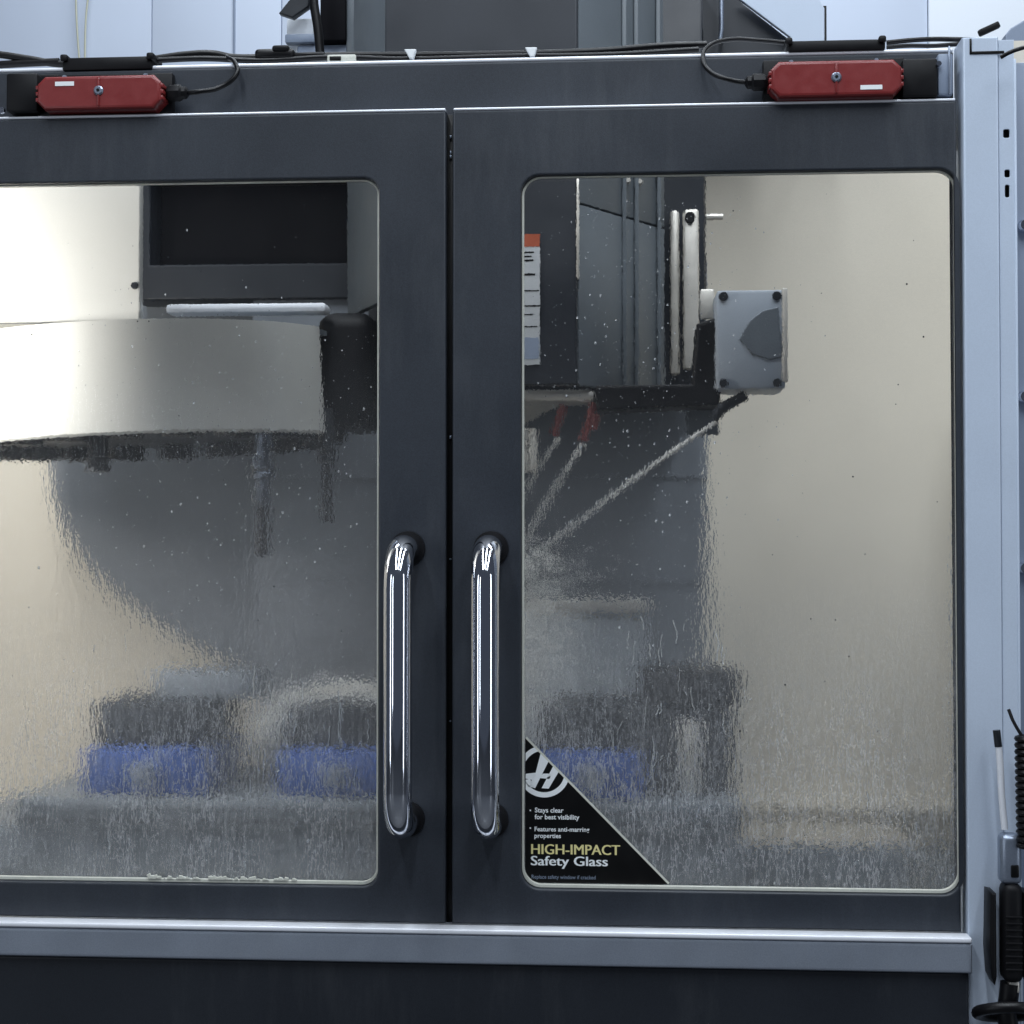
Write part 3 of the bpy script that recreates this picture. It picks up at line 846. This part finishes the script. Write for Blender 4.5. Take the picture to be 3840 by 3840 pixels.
pw = thing("plate_workpiece", "tall pale plate with a bright top edge standing behind the sticker", "workpiece", (X(2200, 0.75), 0.77, zt0))
link("plate_body", box(X(1750, .76), X(2420, .76), 0.76, 0.82, zt0 + 0.002, Z(2298, .76), M['plategrey'], 0.006), pw)
link("plate_cap", box(X(1750, .75), X(2425, .75), 0.74, 0.83, Z(2296, .75), Z(2244, .75), M['alu'], 0.006), pw)
fx = thing("fixture_block", "tall dark fixture block at the table end, right of the sticker", "fixture", (X(2580, 0.5), 0.55, zt0))
link("fixture_body", box(X(2420, .5), X(2745, .5), 0.52, 0.66, zt0 + 0.001, Z(2640, .5), M['iron'], 0.005), fx)
link("fixture_cap", box(X(2400, .5), X(2768, .5), 0.50, 0.68, Z(2639, .5), Z(2505, .5), M['black'], 0.008), fx)
link("fixture_key", box(X(2550, .5), X(2618, .5), 0.508, 0.53, Z(2960, .5), Z(2690, .5), M['alu'], 0.004), fx)

# ------------------------------------------------------------------ things above the header, behind
for (ua, ub, va, vb, y, m, nm) in ():
    pass
tp = thing("top_guard", "pale folded sheet metal guard with a dark underside behind the header", "guard", at(2850, 160, 0.9))
gy = 0.9
def P(u, v, y=gy): q = at(u, v, y); return (q.x, q.z)
link("folded_sheet", plate([[P(2765, -10), P(3068, -10), P(3092, 30), P(3092, 260), P(2985, 260), P(2965, 140)]], gy, gy + 0.012, M['column'], 0.002), tp)
link("guard_core", plate([[P(2492, -300), P(2790, -300), P(2790, -8), P(2965, 128), P(2985, 300), P(2492, 300)]], gy + 0.03, gy + 0.08, M['head_dark'], 0.003), tp)
link("guard_pipe", tube([at(2706, -250, gy), at(2706, 110, gy), at(2700, 150, gy)], 0.0045, M['steel'], smooth=False), tp)
link("guard_box", box(X(2505, gy), X(2640, gy), gy - 0.03, gy + 0.02, Z(240, gy), Z(120, gy), M['black'], 0.008), tp)
ps = link("roof_post", box(X(3092, 1.0), X(3108, 1.0), 1.0, 1.02, 2.2, Z(40, 1.0), M['black'], 0.001)); tag(ps, "thin black upright post between the pale guard and the bare wall", "post")

ju = thing("junction_unit", "small cluttered unit of pale and dark boxes behind the header, left of the spindle motor", "junction box", at(1170, 200, 0.8))
jy = 0.8
link("dark_box", box(X(1195, jy), X(1292, jy), jy, jy + 0.1, Z(128, jy), Z(-300, jy), M['void'], 0.004), ju)
link("grey_plate", box(X(1100, jy), X(1335, jy), jy + 0.02, jy + 0.12, Z(250, jy), Z(130, jy), M['cabinet'], 0.004), ju)
link("upper_plate", box(X(1290, jy), X(1332, jy), jy + 0.01, jy + 0.10, Z(250, jy), Z(-300, jy), M['head_light'], 0.004), ju)
link("pale_box", box(X(1056, jy), X(1160, jy), jy + 0.03, jy + 0.10, Z(250, jy), Z(20, jy), M['wallw'], 0.004), ju)
link("grey_band", box(X(1058, jy), X(1172, jy), jy + 0.01, jy + 0.03, Z(126, jy), Z(92, jy), M['cabinet'], 0.003), ju)
link("dark_flap", plate([[P(1050, 55, jy), P(1100, 72, jy), P(1160, 30, jy), P(1170, -40, jy), P(1110, -20, jy)]], jy - 0.01, jy + 0.01, M['iron'], 0.002), ju)
hz = link("drop_hose", tube([at(1172, -200, 0.7), at(1176, 0, 0.7), at(1192, 110, 0.7), at(1205, 260, 0.7)], 0.0085, M['cable'])); tag(hz, "thick black hose slanting down in front of the junction boxes", "hose")

# ------------------------------------------------------------------ safety switches on the header
def switch(u0, u1, v0, v1, lab, flip, base):
    Y = 0.022; k = 1.4 / 3840
    x0, x1 = X(u0, -0.02, v0), X(u1, -0.02, v0); z1, z0 = Z(v0, -0.02, (u0 + u1) / 2), Z(v1, -0.02, (u0 + u1) / 2)
    xm, zm = (x0 + x1) / 2, (z0 + z1) / 2; c = 0.011
    t = thing("safety_switch", lab, "switch", (xm, Y, z0), "red safety switches on the header")
    body = plate([[(x0 + c, z0), (x1 - c, z0), (x1, z0 + c), (x1, z1 - c), (x1 - c, z1), (x0 + c, z1), (x0, z1 - c), (x0, z0 + c)]], -0.022, 0.02, M['red'], 0.005)
    link("body", body, t)
    zn = [z0 + (z1 - z0) * f for f in (0.32, 0.5, 0.68)]
    for x in (x0 + 0.001, x1 - 0.001):
        for z in zn:
            link("end_rib", box(x - 0.0035, x + 0.0035, -0.020, 0.014, z - 0.0028, z + 0.0028, M['red'], 0.001), t)
    link("seam_ridge", box(xm - 0.0016, xm + 0.0016, -0.0240, -0.0215, z0 + 0.004, z1 - 0.003, M['red'], 0.0005), t)
    s = link("screw_boss", lathe([(0, -0.003), (0.0050, -0.003), (0.0068, -0.0012), (0.0072, 0.002), (0, 0.002)], M['steel'], (xm, -0.0222, zm + (0.001 if flip else 0.002)), 'Y', 18), t)
    link("screw_socket", lathe([(0, -0.0006), (0.0022, -0.0006), (0.0024, 0.001), (0, 0.001)], M['ink'], (xm, -0.0254, zm + (0.001 if flip else 0.002)), 'Y', 8), t)
    # white maker's strip
    lx = (X(207, -.022, v0), X(278, -.022, v0)) if not flip else (X(3226, -.022, v0), X(3308, -.022, v0))
    lz = zm + (0.0125 if not flip else -0.0135)
    link("name_strip", plate([rr(lx[0], lx[1], lz - 0.0030, lz + 0.0030)], -0.0226, -0.0215, M['white'], 0), t)
    # cable gland
    gx = x1 + 0.004 if not flip else x0 - 0.004; sg = 1 if not flip else -1
    link("gland", lathe([(0, 0), (0.009, 0), (0.012, 0.004 * sg), (0.012, 0.018 * sg), (0.009, 0.021 * sg), (0.009, 0.026 * sg), (0.005, 0.029 * sg), (0, 0.029 * sg)], M['black'], (gx, -0.002, zm + 0.002), 'X', 8), t)
    link("back_plate", box(x0 - 0.008, x1 + 0.008, 0.006, 0.0215, z0 - 0.008, z1 + 0.010, M['black'], 0.002), t)
    for xx in (x0 + 0.03, x1 - 0.03):
        link("plate_bolt", lathe([(0, -0.003), (0.003, -0.003), (0.0036, 0), (0, 0)], M['steel'], (xx, 0.006, z1 + 0.006), 'Y', 10), t)
    return t, gx + 0.026 * sg, zm + 0.002
swl, glx, glz = switch(140, 605, 283, 410, "red switch with its white strip at the top, left end of the header", False, 0)
swr, grx, grz = switch(2890, 3382, 226, 362, "red switch with its white strip at the bottom, beside the pale column", True, 0)

# black actuator blocks beside each switch
ab = thing("actuator_block", "black block beside the left red switch", "bracket", at(80, 420, 0.02))
link("block", box(X(12, -0.01), X(132, -0.01), -0.012, 0.021, Z(428, 0, 70), Z(282, 0, 70), M['black'], 0.004), ab)
link("block_plate", box(X(25, 0), X(200, 0), 0.010, 0.0215, Z(425, 0, 70), Z(272, 0, 70), M['black'], 0.002), ab)
link("block_screw", lathe([(0, -0.004), (0.0045, -0.004), (0.005, 0), (0, 0)], M['chrome'], at(8, 415, 0.0), 'Y', 12), ab)
ab2 = thing("actuator_block", "black block between the right red switch and the pale column", "bracket", at(3470, 370, 0.02))
link("block", box(X(3392, -0.005), X(3525, -0.005), -0.008, 0.021, Z(368, 0, 3450), Z(225, 0, 3450), M['black'], 0.003), ab2)
link("clear_cover", box(X(3528, -0.005), X(3585, -0.005), -0.004, 0.021, Z(360, 0, 3450), Z(205, 0, 3450), M['cabinet'], 0.003), ab2)
link("cover_edge", box(X(3566, -0.005), X(3574, -0.005), -0.007, -0.003, Z(358, 0, 3450), Z(180, 0, 3450), M['steel'], 0.001), ab2)
for v in (240,):
    link("block_screw", lathe([(0, -0.003), (0.0035, -0.003), (0.004, 0), (0, 0)], M['chrome'], at(3520, v, -0.008), 'Y', 12), ab2)

# cable ducts above the switches
for (ua, ub, va, vb, lab) in ((222, 562, 212, 262, "black cable duct above the left red switch"), (2962, 3330, 148, 190, "black cable duct above the right red switch")):
    dt = thing("cable_duct", lab, "cable duct", at((ua + ub) / 2, vb, 0.03), "cable ducts on the header")
    um = (ua + ub) / 2
    link("duct_body", box(X(ua, 0.02), X(ub, 0.02), 0.02, 0.06, Z(vb, 0.02, um), Z(va, 0.02, um), M['black'], 0.003), dt)
    for uu in (ua + 4, ub - 10):
        link("duct_clip", box(X(uu - 14, 0.015), X(uu + 14, 0.015), 0.015, 0.062, Z(va + 18, 0.02, um), Z(va - 10, 0.02, um), M['black'], 0.003), dt)

def cable(pts, r, lab, name="cable"):
    o = link(name, tube(pts, r, M['cable'], res=5)); tag(o, lab, "cable", "black cables along the header top"); return o
cy = 0.05
c1 = [at(u, v, cy) for u, v in ((-250, 180), (0, 205), (110, 222), (225, 240), (570, 222), (700, 205), (800, 202), (870, 215), (1000, 215), (1150, 212), (1300, 208), (1530, 208), (1900, 203), (2250, 192), (2500, 172), (2650, 168))]
cable(c1, 0.0052, "long black cable running along the header top past the zip ties")
cable([at(u, v, cy) for u, v in ((-250, 262), (0, 243), (120, 236), (222, 232))], 0.0055, "short black cable entering the left duct from below its twin")
cable([at(u, v, cy - 0.012) for u, v in ((560, 228), (760, 220), (980, 228), (1240, 215), (1500, 222), (1900, 212), (2300, 205), (2620, 186))], 0.0040, "lower thin black cable along the header beneath the long one")
cable([Vector((glx, -0.002, glz)), at(740, 345, -0.01), at(830, 325, 0.0), at(888, 275, 0.004), at(884, 240, 0.012), at(850, 214, 0.042)], 0.0034, "black cable looping up from the left red switch's gland")
cable([Vector((grx, -0.002, grz)), at(2740, 300, -0.01), at(2665, 270, 0.0), at(2636, 215, 0.02), at(2665, 168, 0.04), at(2740, 148, 0.05), at(2850, 152, 0.05), at(2962, 162, 0.05)], 0.0032, "black cable looping from the right red switch's gland into the duct")
cable([at(u, v, cy) for u, v in ((3325, 160), (3430, 150), (3500, 147), (3590, 148), (3680, 150))], 0.0034, "upper black cable from the right duct to the pale column")
cable([at(u, v, cy) for u, v in ((3325, 178), (3400, 172), (3500, 172), (3600, 166), (3680, 168))], 0.0030, "lower black cable from the right duct to the pale column")
lump = thing("cable_splice", "black taped splice lump where the header cables meet", "cable splice", at(1080, 235, cy))
link("splice_body", box(X(950, cy - .01), X(1100, cy - .01), cy - 0.016, cy + 0.02, Z(232, cy, 1000), Z(192, cy, 1000), M['cable'], 0.006, 3), lump)
link("splice_clip", box(X(1018, cy - .01), X(1082, cy - .01), cy - 0.02, cy + 0.02, Z(206, cy, 1000), Z(184, cy, 1000), M['black'], 0.004, 2), lump)
link("splice_tail", box(X(1095, cy - .01), X(1215, cy - .01), cy - 0.012, cy + 0.018, Z(226, cy, 1000), Z(206, cy, 1000), M['cable'], 0.004, 2), lump)
for u, lab in ((1540, "white zip tie on the header cable, nearer the doors' gap on the left"), (1992, "white zip tie on the header cable, right of the doors' gap")):
    v = 203 if u < 1800 else 196
    zt_ = thing("zip_tie", lab, "zip tie", at(u, v, cy), "white zip ties on the header cables")
    a, b = at(u - 22, v - 14, cy - 0.02), at(u + 22, v - 14, cy - 0.02); c = at(u + 3, v + 20, cy - 0.02)
    link("tie_head", plate([[(a.x, a.z), (c.x - 0.002, c.z), (c.x + 0.003, c.z), (b.x, b.z)]], cy - 0.026, cy - 0.016, M['white'], 0.001), zt_)
    link("tie_base", box(X(u - 28, cy - .01), X(u + 28, cy - .01), cy - 0.014, cy + 0.01, zh + 0.0065, zh + 0.013, M['white'], 0.002), zt_)
    link("tie_loop", lathe([(0.0075, -0.0025), (0.009, -0.0025), (0.009, 0.0025), (0.0075, 0.0025)], M['black'], at(u + 10, v + 4, cy), 'X', 20), zt_)
bs = thing("header_block", "small pale block with two dark slots on the header's top edge", "block", at(1270, 240, 0.03))
link("block_body", box(X(1222, .03), X(1330, .03), 0.03, 0.06, zh + 0.0065, zh + 0.018, M['trim'], 0.002), bs)
link("block_slot", box(X(1232, .03), X(1275, .03), 0.0285, 0.035, zh + 0.009, zh + 0.015, M['ink'], 0.0005), bs)

# clutter above the column: black bar and cable stub
bb = link("black_bar", rot_mesh(box(X(3680, 0.1), X(3765, 0.1), 0.1, 0.11, Z(112, .1, 3720), Z(88, .1, 3720), M['black'], 0.002), math.radians(-24), 'Y', at(3722, 100, 0.1))); tag(bb, "short black bar tilted in the air above the pale column", "bar")
bb2 = link("cable_stub", tube([at(3752, 215, -0.045), at(3790, 195, -0.05), at(3850, 175, -0.045)], 0.0028, M['cable'])); tag(bb2, "short black cable stub at the pale column's top edge", "cable")
tr = link("gusset_plate", plate([[P(3770, 130, 0.1), P(3790, 105, 0.1), P(3840, 75, 0.1), P(3960, 75, 0.1), P(3960, 230, 0.1), P(3770, 230, 0.1)]], 0.1, 0.14, M['cabinet'], 0.002)); tag(tr, "grey gusset plate rising behind the pale column's top", "bracket")

# ------------------------------------------------------------------ air gun hanging on the column
gy = -0.042
ag = thing("air_gun", "black air blow gun with a thin silver nozzle hanging on the pale column", "air gun", at(3780, 3840, gy))
link("nozzle", tube([at(3738, 2745, gy), at(3748, 2830, gy), at(3757, 2990, gy), at(3768, 3110, gy)], 0.0046, M['bright']), ag)
link("nozzle_tip", tube([at(3737, 2738, gy), at(3744, 2800, gy)], 0.0050, M['iron'], smooth=False), ag)
link("valve_body", box(X(3736, gy), X(3818, gy), gy - 0.014, gy + 0.014, Z(3290, gy), Z(3105, gy), M['steel'], 0.008, 3), ag)
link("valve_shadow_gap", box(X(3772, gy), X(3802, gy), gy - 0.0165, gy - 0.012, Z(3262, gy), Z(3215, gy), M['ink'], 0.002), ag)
link("grip", box(X(3742, gy), X(3818, gy), gy - 0.018, gy + 0.018, Z(3650, gy), Z(3285, gy), M['black'], 0.010, 3), ag)
for k in range(9):
    v = 3400 + 24 * k
    link("grip_rib", box(X(3748, gy), X(3812, gy), gy - 0.0198, gy - 0.016, Z(v + 9, gy), Z(v, gy), M['black'], 0.0015), ag)
link("collar", box(X(3765, gy), X(3806, gy), gy - 0.010, gy + 0.010, Z(3690, gy), Z(3645, gy), M['alu'], 0.003), ag)
link("hose_stub", tube([at(3788, 3685, gy), at(3782, 3740, gy), at(3775, 3800, gy), at(3790, 3880, gy)], 0.013, M['cable']), ag)
pts = []
for k in range(25):
    t = 2 * math.pi * k / 24; pts.append(at(3775 + 110 * math.cos(t), 3795 + 42 * math.sin(t), gy) + Vector((0, 0.03 * math.sin(t), 0)))
link("hook_ring", tube(pts, 0.0075, M['cable'], smooth=False), ag)
hl = thing("gun_holster", "black two-armed holster clasping the air gun on the column", "holster", at(3780, 3680, gy))
for ua, ub in ((3704, 3730), (3826, 3860)):
    lp = [P(ua + 4, 3340, gy), P(ub, 3345, gy), P(ub + 2, 3660, gy), P(ub - 4, 3690, gy), P(ua + 8, 3660, gy), P(ua, 3560, gy)]
    link("arm", plate([lp], gy - 0.012, -0.0105, M['black'], 0.004), hl)
ch = thing("coil_hose", "black ribbed coil hose at the picture's right edge above the air gun", "hose", at(3840, 3100, -0.05))
for k in range(17):
    v = 2770 + 25 * k
    link("coil", lathe([(0.010 + 0.0055 * math.cos(a), 0.0045 * math.sin(a)) for a in [2 * math.pi * i / 8 for i in range(9)]], M['cable'], at(3848 + 0.02 * (v - 2770), v, -0.06), 'Z', 18), ch)
link("hose_tail", tube([at(3782, 2660, -0.05), at(3800, 2705, -0.055), at(3835, 2765, -0.06)], 0.0022, M['cable']), ch)
